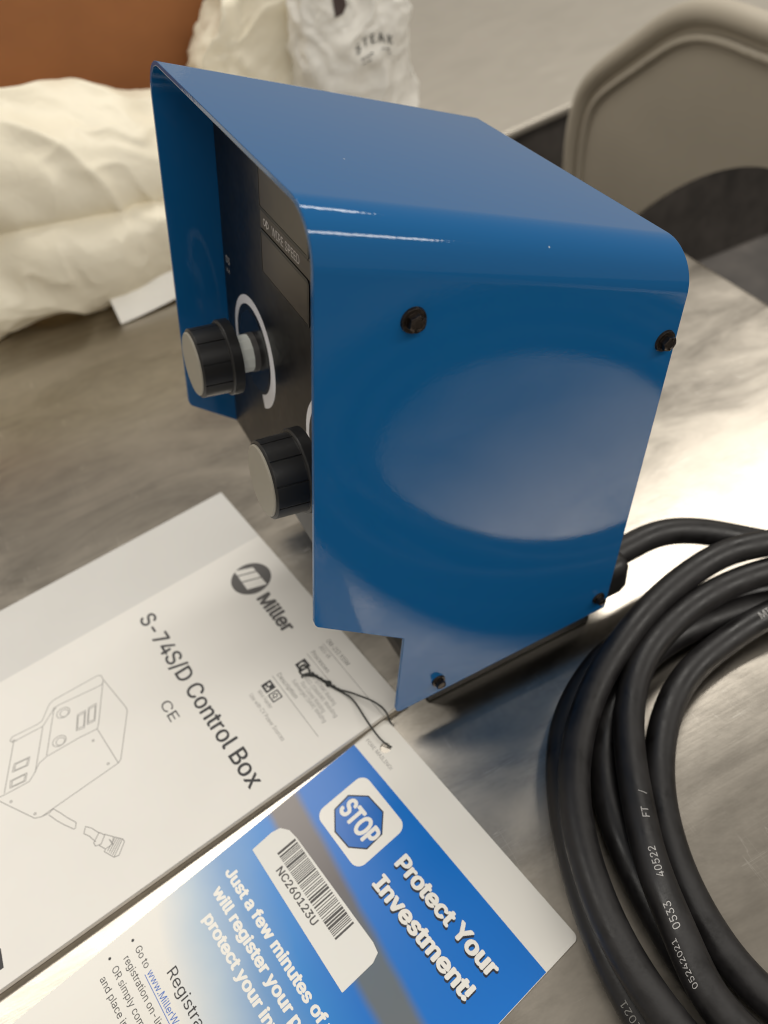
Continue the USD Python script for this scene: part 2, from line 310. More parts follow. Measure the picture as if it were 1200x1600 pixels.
PO = np.array([-0.0391, 0, 0.174]); N = np.array([-0.9855, 0, 0.1697]); Ed = np.array([-0.1697, 0, -0.9855])
def panel(v):
    """(right, up, out) on the front panel -> world. right = -y"""
    v = np.asarray(v); return PO + np.outer(-v[:, 0], [0, 1, 0]) + np.outer(-v[:, 1], Ed) + np.outer(v[:, 2], N)
def on_panel(mesh, y=0.0, d=0.0, out=0.0):
    m = mesh.copy(); m.apply_translation([-y * MM, -d * MM, out]); return tf(m, panel)
obj('front_panel', on_panel(ext(rrect(-73.0 * MM, -108 * MM, 73.0 * MM, 41 * MM, 1 * MM), 2.2 * MM, -2.2 * MM)), 'black_panel', cb)
for d0, d1 in ((-33.5, -17.6), (-8.0, 7.2)):
    fr = rrect(-23.5 * MM, -d1 * MM, 19.5 * MM, -d0 * MM, 0.8 * MM)
    w = obj('display', on_panel(ext(fr, 0.30 * MM, 0.02 * MM)), 'display_window', cb)
    b = on_panel(ext(fr.buffer(1.4 * MM).difference(fr.buffer(0.05 * MM)), 0.4 * MM, 0.02 * MM))
    obj('bezel', b, 'black_panel', w)
st = obj('label_strip', on_panel(ext(sbox(-24 * MM, 9.6 * MM, 24 * MM, 16.0 * MM), 0.12 * MM, 0.01 * MM)), 'label_strip', cb)
t = text('WIRE SPEED', 3.3 * MM, 25 * MM); t.apply_translation([0, 0, 0.2 * MM])
o = [ext(Point(x * MM, 1.6 * MM).buffer(1.35 * MM).difference(Point(x * MM, 1.6 * MM).buffer(0.9 * MM)), 0.03 * MM, 0.2 * MM) for x in (-7.2, -4.4)] + [ext(sbox(-5.4 * MM, -0.2 * MM, -4.9 * MM, 3.2 * MM), 0.03 * MM, 0.21 * MM)]
obj('lettering', on_panel(cat(t, *o), y=12.5, d=-11.2), 'panel_grey_print', st)
obj('mark', on_panel(cat(text('03', 3.0 * MM), tf(text('V A', 1.6 * MM), lambda v: v - [0, 4.2 * MM, 0])), y=69.5, d=24, out=0.1 * MM), 'panel_grey_print', cb)

def knob(y, d):
    ring = []
    for k in range(61):
        s = k / 60; a = math.radians(200 - s * 266); ring.append((math.cos(a), math.sin(a), 20.6 - 2.2 * s, 23.1 + 1.3 * s))
    poly = Polygon([(c * o, s_ * o) for c, s_, i, o in ring] + [(c * i, s_ * i) for c, s_, i, o in ring[::-1]])
    obj('dial_ring', on_panel(ext(affinity.scale(poly, MM, MM, origin=(0, 0)), 0.08 * MM, 0.01 * MM), y, d), 'dial_print', cb)
    obj('dial_disc', on_panel(ext(Point(0, 0).buffer(17.0 * MM, quad_segs=24), 0.07 * MM, 0.01 * MM), y, d), 'dial_disc', cb)
    wash = trimesh.creation.cylinder(8.2 * MM, 2.4 * MM, sections=40); wash.apply_translation([0, 0, 1.3 * MM])
    obj('washer', on_panel(wash, y, d), 'grey_washer', cb)
    nut = ext(Polygon([(7.4 * MM * math.cos(a), 7.4 * MM * math.sin(a)) for a in np.arange(12) * math.pi / 6 + .2]).buffer(0.5 * MM), 7.0 * MM, 2.5 * MM)
    obj('nut', on_panel(nut, y, d), 'nylon_white', cb)
    # fluted body on a plain skirt
    R = 14.4
    b = Point(0, 0).buffer(R * MM, quad_segs=40)
    for k in range(10):
        a = k * math.pi / 5 + 0.45
        b = b.difference(affinity.rotate(sbox((R - 0.55) * MM, -0.28 * MM, (R + 1) * MM, 0.28 * MM), a, origin=(0, 0), use_radians=True))
    body = Manifold.extrude(CrossSection([np.array(b.exterior.coords)[:-1][::-1]]), 12.4 * MM, 1, 0.0, (0.985, 0.985)).translate([0, 0, 13.2 * MM])
    top = Manifold.cylinder(0.7 * MM, R * 0.985 * MM, (R * 0.985 - 0.7) * MM, 80).translate([0, 0, 25.5 * MM])
    skirt = Manifold.cylinder(4.1 * MM, 15.6 * MM, 15.6 * MM, 80).translate([0, 0, 9.5 * MM]) + Manifold.cylinder(0.6 * MM, 15.6 * MM, 15.0 * MM, 80).translate([0, 0, 13.59 * MM])
    hole = Manifold.cylinder(4 * MM, 9.5 * MM, 9.5 * MM, 48).translate([0, 0, 7 * MM])
    shaft = Manifold.cylinder(10 * MM, 3 * MM, 3 * MM, 24).translate([0, 0, 2 * MM])
    k = obj('knob', on_panel(tm(body + top + skirt - hole + shaft), y, d), 'black_plastic', cb)
    capm = Manifold.cylinder(1.2 * MM, 13.0 * MM, 13.0 * MM, 80) + Manifold.cylinder(0.35 * MM, 13.0 * MM, 12.6 * MM, 80).translate([0, 0, 1.19 * MM])
    obj('cap', on_panel(tm(capm.translate([0, 0, 25.4 * MM])), y, d), 'knob_cap', k)
knob(39.6, 50.8); knob(-39.4, 52.0)

def screw(x, z, r, spin, hole=False):
    af = r * 0.70
    hexp = Manifold.cylinder(3.2 * MM, af * MM, af * 0.97 * MM, 6).rotate([0, 0, spin]).translate([0, 0, 0.8 * MM])
    hexp = hexp ^ Manifold.sphere(5.6 * MM, 48).translate([0, 0, -1.9 * MM])
    fl_ = Manifold.cylinder(0.9 * MM, r * MM, r * 0.93 * MM, 40)
    dish = Manifold.cylinder(1.2 * MM, 1.6 * MM, 2.4 * MM, 24).translate([0, 0, 3.0 * MM])
    slot = Manifold.cube([9 * MM, 0.8 * MM, 2 * MM], True).rotate([0, 0, spin + 40]).translate([0, 0, 4.0 * MM])
    m = tm(fl_ + (hexp - slot - dish))
    v = m.vertices; m.vertices = np.c_[x * MM + v[:, 0], -HW - v[:, 2] + 0.02 * MM, z * MM + v[:, 1]]
    obj('screw', m, 'bronze_screw', cb, smooth=20)
screw(-27.3, 194.2, 4.1, 12); screw(66.5, 149.2, 4.1, 40); screw(51.6, 16.2, 3.2, 5); screw(-31.0, 14.2, 3.2, 22)

# cable gland at the lower back
gp = np.array([0.055, -0.0625, 0.0165])
obj('cable_gland', slab(0.050, -0.0740, 0.0715, -0.0520, 0.0065, 0.0285, 0.0060), 'black_plastic', cb)

# ------------------------------------------------------------------ the coiled control cable
CEN = np.array([0.098, -0.215]); CR = 6.1 * MM
keys = []   # (clockwise angle from +y in degrees, radius mm, z mm)
keys += [(-13, 151.5, 29), (-9, 150.5, 29.5), (-3, 150, 28.5), (4, 144, 25), (10, 137.5, 20.5), (18, 131, 15), (35, 127, 9), (90, 129, 6.2), (180, 130, 6.2)]
keys += [(246, 133, 6.2), (270, 132.7, 6.2), (285, 131.8, 6.2), (303, 133, 6.2), (315, 135, 6.2), (335, 131, 6.2), (360, 117, 6.2), (400, 108, 6.2), (450, 108, 6.2), (540, 100, 6.2), (620, 109, 6.2)]
keys += [(640, 110, 6.2), (655, 114, 6.2), (668, 118.3, 6.2), (683, 119.2, 6.2), (697, 117, 6.2), (720, 109, 6.2), (760, 101, 6.2), (810, 94, 6.2), (900, 82, 6.2)]
keys += [(981, 94.8, 6.2), (990, 96, 6.2), (1011, 95.8, 6.2), (1036, 97.4, 6.2), (1060, 98.8, 6.2), (1073, 98.2, 6.2), (1088, 99.5, 8), (1105, 102, 10), (1150, 108, 14), (1200, 105, 15), (1260, 91, 19), (1320, 106, 18)]
keys += [(1342.5, 114, 17), (1357.7, 108.3, 17), (1368.2, 106.9, 16), (1379.6, 106, 14.5), (1392, 108.6, 14), (1405, 113.2, 15), (1416, 115.5, 16), (1428.5, 115.5, 17), (1440, 115.2, 18), (1455, 114.6, 18.5), (1480, 116, 18), (1540, 114, 18), (1620, 102, 31), (1665, 119, 20)]
keys += [(1706.5, 128.3, 17), (1721.5, 129.6, 17), (1739.7, 129.6, 17), (1763, 127.4, 18), (1777, 126, 20), (1792, 126.2, 22), (1797, 126.3, 23.5), (1806, 127, 25.5), (1815, 124, 26), (1840, 124, 22), (1880, 129, 17), (1950, 132, 17)]
keys = np.array(keys, float)
kr, kz = PchipInterpolator(keys[:, 0], keys[:, 1]), PchipInterpolator(keys[:, 0], keys[:, 2])
from scipy.ndimage import gaussian_filter1d
ts = np.arange(keys[0, 0], keys[-1, 0], 1.5)
rr = gaussian_filter1d(kr(ts), 2.5, mode='nearest') * MM; zz = gaussian_filter1d(kz(ts), 3, mode='nearest') * MM
rg = np.random.default_rng(4); wob = lambda w, a: a * gaussian_filter1d(rg.standard_normal(len(ts)), w) * math.sqrt(w) * 1.9
rr = rr + wob(9, 0.00035); zz = zz + np.abs(wob(12, 0.0003))
path = np.c_[CEN[0] + rr * np.sin(np.radians(ts)), CEN[1] + rr * np.cos(np.radians(ts)), zz]
gp = gp * BOX + np.array(BOX_AT)
path[0] = gp + [0.008, 0.0008, 0.0036]; path[1] = gp + [0.0145, 0.0012, 0.0038]; path[2] = gp + [0.0200, 0.0016, 0.0039]
cab = thing('coiled_cable', 'thick black rubber cable coiled in loops on the steel beside the blue box', 'cable')
obj('jacket', tube(path, CR, 24), 'rubber', cab, smooth=True)
seg = np.r_[0, np.cumsum(np.linalg.norm(np.diff(path, axis=0), axis=1))]
def on_cable(s, h, angle_deg, phi_deg, label_len=None, flip=False):
    """lettering along the jacket: starts at coil angle angle_deg, runs along the cable, phi = height on the jacket (0 outer side, 90 top)"""
    m = text(s, h, label_len, depth=0.00002); m = m.subdivide_to_size(0.0012)
    v = m.vertices; i0 = np.interp(angle_deg, ts, seg)
    sgn = -1 if flip else 1
    S = i0 + sgn * v[:, 0]; tt = np.interp(S, seg, ts)
    p = np.c_[np.interp(tt, ts, path[:, 0]), np.interp(tt, ts, path[:, 1]), np.interp(tt, ts, path[:, 2])]
    out = np.c_[np.sin(np.radians(tt)), np.cos(np.radians(tt)), 0 * tt]
    ph = math.radians(phi_deg) + sgn * -(v[:, 1] - h / 2) / CR
    q = p + (CR * 1.004 + v[:, 2] + 0.00003)[:, None] * (np.cos(ph)[:, None] * out + np.sin(ph)[:, None] * [0, 0, 1.0])
    return trimesh.Trimesh(q, m.faces, process=False)
# B loop: text reads towards the top of the loop
for s, a0, phi in (('05242021', 1348.0, 48), ('0533', 1356.4, 74), ('40522', 1365.2, 90), ('FT', 1377.0, 98), ('/', 1382.0, 102)):
    obj('lettering', on_cable(s, (2.1 if len(s) > 6 else 2.6) * MM, a0, phi), 'cable_print', cab, smooth=False)
obj('lettering', on_cable('05242021', 2.6 * MM, 264.5, 52), 'ink_grey', cab, smooth=False)
obj('lettering', on_cable('MILLER', 3.1 * MM, 1084.5, 100), 'cable_print', cab, smooth=False)

# ------------------------------------------------------------------ the manual
mn = thing('manual_booklet', 'white printed instruction manual lying left of the tag, with drawing of the box', 'manual', (-0.0728, 0.0998, 0.0), -81.15)
def L(pts): return [(x * MM, -y * MM) for x, y in pts]
MW = 176.5
def sheet(poly, z0, z1): return ext(affinity.scale(poly, MM, -MM, origin=(0, 0)), z1 - z0, z0)
obj('pages', sheet(Polygon([(.3, .3), (171.7, .3), (175.1, 190), (176.1, 262), (.3, 262)]), 0.3 * MM, 2.7 * MM), 'page_edge', mn)
obj('back_sheet', sheet(Polygon([(0, 0), (172.0, 0), (175.4, 190), (176.4, 262.5), (0, 262.5)]), 2.72 * MM, 2.95 * MM), 'paper_grey', mn)
cv = obj('cover_sheet', sheet(Polygon([(43.9, .25), (172.1, .25), (175.5, 190), (176.5, 262.8), (43.9, 262.8)]), 3.50 * MM, 3.80 * MM), 'paper', mn)
ZP = 3.81 * MM
def put(mesh, s, t, z, rot=0.0):
    m = mesh.copy()
    if rot: m.apply_transform(trimesh.transformations.rotation_matrix(rot, [0, 0, 1]))
    m.apply_translation([s * MM, -t * MM, z]); return m
def flat(poly, z, h=0.00003): return ext(affinity.scale(poly, MM, -MM, origin=(0, 0)), h, z)
obj('title_lettering', cat(put(text('S-74S/D Control Box', 7.4 * MM, 112 * MM, heavy=0.22 * MM), 53.3, 74.0, ZP), put(text('CE', 4.6 * MM, 11.5 * MM), 104.2, 86.5, ZP)), 'ink_black', mn, smooth=False)
disc = Point(67.0, 18.0).buffer(10.2, quad_segs=24)
para = Polygon([(57.0, 22.4), (61.0, 13.6), (75.4, 13.6), (72.0, 23.0)])
lines = shapely.union_all([ribbon([(60.6, 24), (65.0, 12.5)], 0.7), ribbon([(65.6, 24), (70.0, 12.5)], 0.7)])
obj('logo', cat(flat(disc.difference(para.difference(lines)), ZP), put(text('Miller', 6.6 * MM, 26.5 * MM, bold=True, heavy=0.25 * MM), 80.3, 22.2, ZP)), 'ink_dark', mn, smooth=False)
small = [put(text('OM-253 935M', 2.1 * MM, 17.5 * MM), 123.6, 9.4, ZP), put(text('2021-05', 1.7 * MM, 8 * MM), 124.4, 13.8, ZP), put(text('Processes', 2.1 * MM, 14.2 * MM), 124.4, 18.4, ZP),
         put(text('Description', 2.1 * MM, 16 * MM), 124.8, 37.0, ZP)]
obj('small_lettering', cat(*small), 'ink_grey', mn, smooth=False)
faint = [put(text(s, 1.9 * MM, w * MM), x, y, ZP) for s, w, x, y in (('TIG (GTAW) Welding', 20, 134.5, 25.3), ('MIG (GMAW) Welding', 26, 134.0, 28.2), ('Flux Cored Welding', 19, 135.5, 31.0), ('Submerged (SAW) Welding', 27, 132.0, 33.4), ('Wire Feeder', 11.5, 126.6, 48.4), ('Use with CV Power Sources', 29, 126.0, 52.3))]
obj('faint_lettering', cat(*faint), 'ink_faint', mn, smooth=False)
obj('rules', cat(*[flat(ribbon(p, 0.28), ZP) for p in ([(124, 11.2), (173, 11.2)], [(124, 20.0), (143, 20.0)], [(124, 38.8), (163, 38.8)])]), 'ink_faint', mn, smooth=False)
icons = [flat(rrect(125.3, 22.2, 130.6, 27.6, .3).difference(Point(128, 25).buffer(1.7).difference(sbox(127.6, 23, 128.3, 26))), ZP),
         flat(rrect(125.0, 40.6, 130.2, 45.6, .3).difference(shapely.union_all([Point(126.8, 42.2).buffer(.8), Point(128.5, 43.9).buffer(.8), Point(127.0, 44.2).buffer(.5)])), ZP),
         flat(rrect(131.4, 40.6, 136.4, 45.6, .3).difference(rrect(132.0, 41.2, 135.8, 45.0, .2)), ZP), flat(Point(133.6, 43.0).buffer(1.2).difference(Point(133.6, 43.0).buffer(.7)).union(ribbon([(134.4, 43.6), (134.4, 44.6)], .4)), ZP),
         flat(Polygon([(161.5, 179), (168.9, 180.2), (169.2, 200), (161.5, 200)]), ZP)]
for ic in icons: obj('icon', ic, 'ink_black', mn, smooth=False)
# line drawing of the box
D = [[(97.4, 114.2), (96.4, 122.3), (95.9, 137.1), (96.8, 141.0), (100.6, 145.0), (102.5, 147.6), (101.7, 158.1), (101.3, 160.5)], [(103.0, 161.0), (120.1, 151.3), (121.3, 148.7), (120.9, 143.4), (119.1, 113.2), (97.4, 114.2)], [(97.4, 114.2), (95.4, 112.7), (74.5, 101.9), (95.4, 99.4), (97.4, 99.6), (100.1, 101.1), (117.9, 111.5), (119.1, 113.2)], [(74.5, 101.9), (71.6, 101.9), (70.8, 103.3), (70.1, 124.9), (71.0, 127.1), (77.2, 132.8), (77.6, 135.3), (76.4, 146.5), (77.6, 148.0), (79.0, 147.6), (79.6, 145.5)], [(76.9, 103.6), (74.2, 123.9), (74.5, 126.1)], [(75.7, 102.5), (76.9, 103.6)], [(74.5, 126.1), (95.4, 137.2)], [(80.2, 133.5), (100.0, 144.0)], [(74.5, 126.1), (80.2, 133.5)], [(79.6, 147.0), (100.9, 158.1)], [(79.3, 145.4), (80.2, 133.5)], [(121.1, 143.5), (125.0, 141.6), (128.4, 140.2), (132.9, 137.9), (135.0, 139.0), (135.0, 139.7), (130.8, 142.2), (127.1, 144.1), (122.6, 145.9)], [(121.3, 148.7), (121.8, 145.6), (121.1, 143.5)], [(143.2, 131.9), (139.3, 133.6), (137.0, 135.4), (139.4, 137.1), (141.8, 135.7), (145.6, 134.5)], [(147.3, 135.2), (145.6, 135.3), (142.9, 131.8), (145.4, 130.4), (148.0, 133.1), (147.3, 135.2)], [(145.1, 130.3), (148.3, 127.8)], [(148.0, 133.9), (151.0, 132.4)], [(148.3, 127.8), (151.6, 125.1), (153.0, 125.0), (156.8, 129.0), (156.3, 130.9), (151.7, 133.2), (151.0, 132.4), (150.9, 129.4), (148.3, 127.8)], [(149.0, 127.3), (152.2, 132.0)], [(149.6, 126.8), (153.1, 131.6)], [(150.3, 126.3), (154.1, 131.3)], [(150.9, 125.8), (155.0, 130.9)], [(151.5, 125.3), (156.0, 130.6)], [(148.2, 129.6), (149.8, 129.5)], [(149.0, 129.3), (150.5, 129.4)], [(149.9, 129.1), (151.1, 129.2)]]
for q in [[(84.7, 118.6), (84.9, 114.8), (93.1, 118.6), (92.2, 122.1)], [(84.6, 113.2), (84.7, 109.5), (92.9, 113.5), (92.4, 117.0)], [(90.2, 150.2), (91.2, 143.4), (94.7, 145.5), (93.5, 152.1)], [(97.0, 154.1), (97.9, 147.0), (101.2, 148.8), (100.2, 155.4)]]:
    D += [q + q[:1], list(affinity.scale(Polygon(q), .78, .78).exterior.coords)]
for kx, ky in [(79.5, 123.5), (92.2, 130.1)]:
    D += [list(affinity.scale(Point(kx, ky).buffer(3.0), .85, 1).exterior.coords), list(Point(kx + .5, ky - .3).buffer(1.9).exterior.coords), list(Point(kx + .2, ky).buffer(2.3).exterior.coords)[4:14]]
for dx, dy in [(101.8, 117.9), (116.6, 116.9), (106.5, 157.0), (118.3, 150.5), (74.7, 125.9), (78.7, 146.6)]:
    D += [list(Point(dx, dy).buffer(.45).exterior.coords)]
dl = shapely.union_all([ribbon(d, 0.30) for d in D])
obj('box_drawing', flat(dl, ZP), 'ink_line', mn, smooth=False)

# ------------------------------------------------------------------ the registration tag
tg = thing('registration_tag', 'blue and white printed card tag with STOP sign and barcode sticker', 'tag', (-0.0564, -0.0722, 0.0), -79.9)
SH = math.radians(-86.4)
def shear(m):
    v = m.vertices.copy(); t_ = -v[:, 1]
    m.vertices = np.c_[v[:, 0] + math.cos(SH) * t_, math.sin(SH) * t_, v[:, 2]]; return m
TZ = 0.55 * MM
def tflat(poly, z, h=0.00003): return shear(flat(poly, z, h))
def ttext(s, h, x, y, length=None, z=TZ, slope=0.0, **k):
    m = put(text(s, h * MM, length * MM if length else None, **k), x, y, z)
    if slope: m.vertices[:, 1] += slope * (m.vertices[:, 0] - x * MM)
    return shear(m)
TWID, TLEN = 114.3, 205
outline = rrect(0, 0, TWID, TLEN, 2.2)
hole = Point(10.5, 8.6).buffer(2.4, quad_segs=10)
obj('card', tflat(outline.difference(hole), 0.12 * MM, 0.40 * MM), 'tag_white', tg)
pic = Polygon([(0.15, 18.0), (TWID - .15, 16.8), (TWID - .15, 160), (0.15, 160)])
obj('picture', tflat(pic, 0.525 * MM), 'tag_picture', tg)
lb = obj('barcode_sticker', tflat(Polygon([(8.0, 75.2), (7.6, 66), (8.4, 62.5), (11.5, 60.2), (16, 59.6), (66, 58.7), (69.6, 59.4), (70.9, 62.5), (71.0, 76.2)]).buffer(0.4), 0.62 * MM, 0.10 * MM), 'sticker', tg)
random.seed(5); bars = []; x = 15.6
while x < 56.0:
    w = random.choice((.35, .35, .7, .35, 1.0)); bars.append(sbox(x, 59.9, min(x + w, 56.3), 68.6)); x += w + random.choice((.35, .35, .7, .4))
obj('bars', cat(*[tflat(b, 0.725 * MM) for b in bars]), 'ink_dark', lb, smooth=False)
obj('serial_lettering', ttext('NC260123U', 2.9, 20.8, 72.6, 26, z=0.725 * MM, bold=True), 'ink_dark', lb, smooth=False)
sq = rrect(13.2, 22.6, 42.4, 48.0, 4.2)
sg = obj('stop_sign', tflat(sq, 0.62 * MM), 'print_white', tg)
octa = Polygon([(16.6, 33.2), (22.3, 27.2), (31.2, 26.6), (37.6, 32.2), (38.0, 40.0), (32.8, 45.0), (24.5, 45.6), (17.4, 40.6)])
obj('octagon', cat(tflat(octa, 0.67 * MM), ), 'print_blue', sg, smooth=False)
obj('octagon_border', tflat(octa.buffer(.55).difference(octa.buffer(-.02)), 0.66 * MM), 'print_shadow', sg, smooth=False)
obj('stop_lettering', ttext('STOP', 7.6, 18.3, 39.6, 19.4, z=0.715 * MM, bold=True, heavy=0.3 * MM), 'print_white', sg, smooth=False)
head = (('Protect Your', 5.7, 50.2, 35.2, 52.2, 0.035), ('Investment!', 5.7, 50.2, 46.4, 51.4, 0.03))
obj('heading_shadow', cat(*[ttext(s, h, x + .55, y + .65, l, z=0.575 * MM, slope=sl, bold=True, heavy=0.3 * MM) for s, h, x, y, l, sl in head]), 'print_shadow', tg, smooth=False)
obj('heading_lettering', cat(*[ttext(s, h, x, y, l, z=0.66 * MM, slope=sl, bold=True, heavy=0.3 * MM) for s, h, x, y, l, sl in head]), 'print_white', tg, smooth=False)
obj('slogan_lettering', cat(ttext('Just a few minutes of your', 4.0, 7.6, 88.6, 82, bold=True, heavy=.2 * MM), ttext('will register your product', 4.0, 10.4, 96.0, 80, bold=True, heavy=.2 * MM), ttext('protect your investment.', 4.0, 16.6, 103.6, 77, bold=True, heavy=.2 * MM)), 'print_white', tg, smooth=False)
dots = [tflat(Point(x, y).buffer(.55), 0.56 * MM) for x, y in ((4.9, 128.3), (4.7, 137.9))]
obj('registration_lettering', cat(ttext('Registration', 3.9, 23.4, 123.2, 34), *dots, ttext('Go to', 2.5, 8.2, 129.0, 8.6), ttext('registration on-line', 2.5, 8.3, 133.9, 31), ttext('OR simply complete', 2.5, 8.5, 138.9, 32), ttext('and place in', 2.5, 8.6, 143.8, 20)), 'ink_black', tg, smooth=False)
obj('link_lettering', cat(ttext('www.MillerWelds.com', 2.5, 18.4, 129.0, 36), tflat(sbox(18.4, 129.7, 54, 129.95), 0.56 * MM)), 'ink_blue', tg, smooth=False)
obj('faint_lettering', ttext('FORE MAILING!', 1.6, 2.2, 13.2, 17.5), 'ink_faint', tg, smooth=False)

# the black string through the tag's hole
def spl(P, n):
    P = np.array(P) * MM; s = np.r_[0, np.cumsum(np.linalg.norm(np.diff(P, axis=0), axis=1))]
    return CubicSpline(s, P)(np.linspace(0, s[-1], n))
sA = [(-60.2, -85.5, -0.1), (-61.0, -85.2, 1.0), (-62.2, -83.5, 1.9), (-64.3, -78.2, 5.4), (-65.3, -68.3, 7.0), (-66.5, -57.4, 6.0), (-68.8, -52, 4.6), (-72.8, -43.9, 4.3), (-76.2, -38.4, 4.4), (-79.6, -35.8, 4.3), (-80.3, -32.8, 4.2), (-78.4, -30.9, 4.4), (-76.6, -33.0, 5.2), (-77.2, -37.0, 4.9)]
sB = [(-55.4, -76.4, 0.3), (-55.8, -74.8, 3.0), (-56.0, -73.0, 6.5), (-57.9, -69.5, 9.6), (-62.7, -60.8, 8.0), (-66.4, -54.5, 5.8), (-69.3, -51, 5.2), (-72.4, -45.0, 5.2), (-75.2, -39.2, 4.8), (-78.0, -36.4, 4.9), (-80.9, -36.6, 4.2)]
lp = thing('tag_string', 'thin black string knotted to the tag, lying across the white manual', 'string')
obj('strand', tube(spl(sA, 120), 0.00042, 8), 'string', lp, smooth=True)
obj('strand', tube(spl(sB, 120), 0.00042, 8), 'string', lp, smooth=True)
twist = [( -69.0 - 7 * k / 30, -51.5 + 14 * k / 30, 4.9 + .45 * math.sin(k * 1.3)) for k in range(31)]
twist = [(x + .5 * math.cos(k * 1.3), y + .3 * math.sin(k * 1.3), z) for k, (x, y, z) in enumerate(twist)]
obj('knot', cat(tube(spl(twist, 200), 0.00036, 8), tube(spl([(-71.5, -47, 4.9), (-70.6, -46.4, 5.6), (-71.6, -45.6, 5.9), (-72.6, -46.4, 5.0), (-71.8, -47.2, 4.6)], 40), 0.00045, 8)), 'string', lp, smooth=True)

# ------------------------------------------------------------------ packing, bag and carton behind
def drape(us, profile, disp, seed, nu=420, nv=240, taper=None):
    """a sheet bulging over a profile (y, z), running along x, with folds"""
    pr = np.array(profile) * MM; s = np.r_[0, np.cumsum(np.linalg.norm(np.diff(pr, axis=0), axis=1))]; c = CubicSpline(s, pr)
    w = c(np.linspace(0, s[-1], nv)); d = c(np.linspace(0, s[-1], nv), 1); nrm = np.c_[-d[:, 1], d[:, 0]]; nrm /= np.linalg.norm(nrm, axis=1)[:, None]
    u = np.linspace(us[0], us[1], nu)
    X = np.repeat(u[:, None], nv, 1); Y = np.repeat(w[None, :, 0], nu, 0); Z = np.repeat(w[None, :, 1], nu, 0)
    if taper is not None:
        ky, kz_ = taper(u); Y = Y + ky[:, None]; Z = Z * kz_[:, None]
    q = np.stack([X * 13 + Z * 5, Y * 7, Z * 11], -1)
    h = disp * (1.0 * fbm(q * 0.9, 2, seed) + 0.30 * (ridge(q * 1.2 + fbm(q, 2, seed + 9)[..., None] * 1.6, seed + 3) ** 2 - 0.4) + 0.07 * (ridge(q * 3.0 + fbm(q * 2.2, 2, seed + 6)[..., None] * 2.6, seed + 8) ** 3 - 0.3) + 0.02 * fbm(q * 7, 2, seed + 5))
    Y = Y - h * nrm[None, :, 0] * -1; Z = np.maximum(Z + h * nrm[None, :, 1], 0.0006)
    return grid(np.stack([X, Y, Z], -1))
def pillow(c, r, seed, disp, n=(160, 100), pw=0.75, freq=28.0):
    th = np.linspace(0, 2 * np.pi, n[0]); ph = np.linspace(-np.pi / 2, np.pi / 2, n[1])
    TH, PH = np.meshgrid(th, ph, indexing='ij')
    sp = lambda a: np.sign(np.cos(a)) * np.abs(np.cos(a)) ** pw; ss = lambda a: np.sign(np.sin(a)) * np.abs(np.sin(a)) ** pw
    d = np.stack([sp(PH) * sp(TH), sp(PH) * ss(TH), ss(PH)], -1)
    p = d * np.array(r)
    q = p * freq
    h = disp * (0.9 * fbm(q, 3, seed) + 0.8 * (ridge(q * 1.2 + fbm(q * 0.9, 2, seed + 4)[..., None] * 2.6, seed + 2) ** 3 - 0.3) + 0.28 * (ridge(q * 2.6 + fbm(q * 2, 2, seed + 6)[..., None] * 2.4, seed + 7) ** 3 - .3) + 0.08 * (ridge(q * 6 + fbm(q * 4, 2, seed + 5)[..., None] * 2.4, seed + 8) ** 2 - .4))
    p = p + d / np.linalg.norm(d, axis=-1, keepdims=True) * h[..., None] + np.array(c)
    p[..., 2] = np.maximum(p[..., 2], 0.0006)
    return grid(p)
front = [(345, 0.8), (330, 2), (318, 12), (314, 30), (318, 50), (332, 63), (340, 66), (336, 76), (336, 96), (350, 117), (374, 130), (396, 137), (418, 130), (432, 95), (438, 40), (438, 1)]
hp = drape((-0.62, 0.045), front, 0.036, 11, taper=lambda u: (0.018 * np.clip((-0.06 - u) / 0.1, 0, 1.2), (1 + 0.02 * np.sin(u * 40)) * (1 - 0.16 / (1 + np.exp(-(u + 0.015) * 120)))))
obj('packing_paper', hp, 'cream_paper', smooth=True, label='long crumpled heap of cream packing paper left of the blue box, before the brown carton', cat='packing paper')
p2 = pillow((0.106, 0.405, 0.085), (0.068, 0.042, 0.100), 21, 0.015, freq=17)
p2.vertices[:, 0] += 0.32 * (p2.vertices[:, 2] - 0.10) + 0.10 * np.abs(p2.vertices[:, 2] - 0.13)
obj('packing_paper', p2, 'cream_paper', smooth=True, label='slumped crumpled wad of cream packing paper between the carton and white printed bag', cat='packing paper')
bg = thing('plastic_bag', 'crumpled white plastic bag with black lettering standing behind the blue box', 'plastic bag')
BC, BR = (0.1445, 0.352, 0.112), (0.041, 0.034, 0.080)
bm = pillow(BC, BR, 33, 0.0085, n=(220, 140), freq=24)
obj('bag_skin', bm, 'white_film', bg, smooth=True)
from scipy.spatial import cKDTree
fv = bm.vertices[bm.vertices[:, 1] < BC[1] + .004]; kt = cKDTree(fv[:, [0, 2]])
def on_bag(m, x, z, bend=0.0):
    v = m.vertices.copy(); X = x + v[:, 0]; Z = z + v[:, 1] - bend * (v[:, 0] - 0.014) ** 2
    d, i = kt.query(np.c_[X, Z], k=6); y = fv[i, 1].min(1)
    return trimesh.Trimesh(np.c_[X, y - 0.0007 - v[:, 2], Z], m.faces, process=False)
let = text('S T E A K', 0.0050, 0.028, bold=True).subdivide_to_size(0.002)
obj('lettering', on_bag(let, 0.132, 0.1335, 22), 'bag_print', bg, smooth=False)
ticks = cat(*[ext(sbox(x * MM, y * MM, (x + w) * MM, (y + .8) * MM), 0.00003) for x, y, w in ((2, 0, 3), (6, .4, 2.4), (9, 1, 2.2), (3, -3, 2), (6, -2.4, 3), (18, 2, 2.4), (21.5, 1.4, 2.8), (23, -1.5, 2.2))])
obj('fine_print', on_bag(ticks, 0.132, 0.127, 10), 'bag_print', bg, smooth=False)
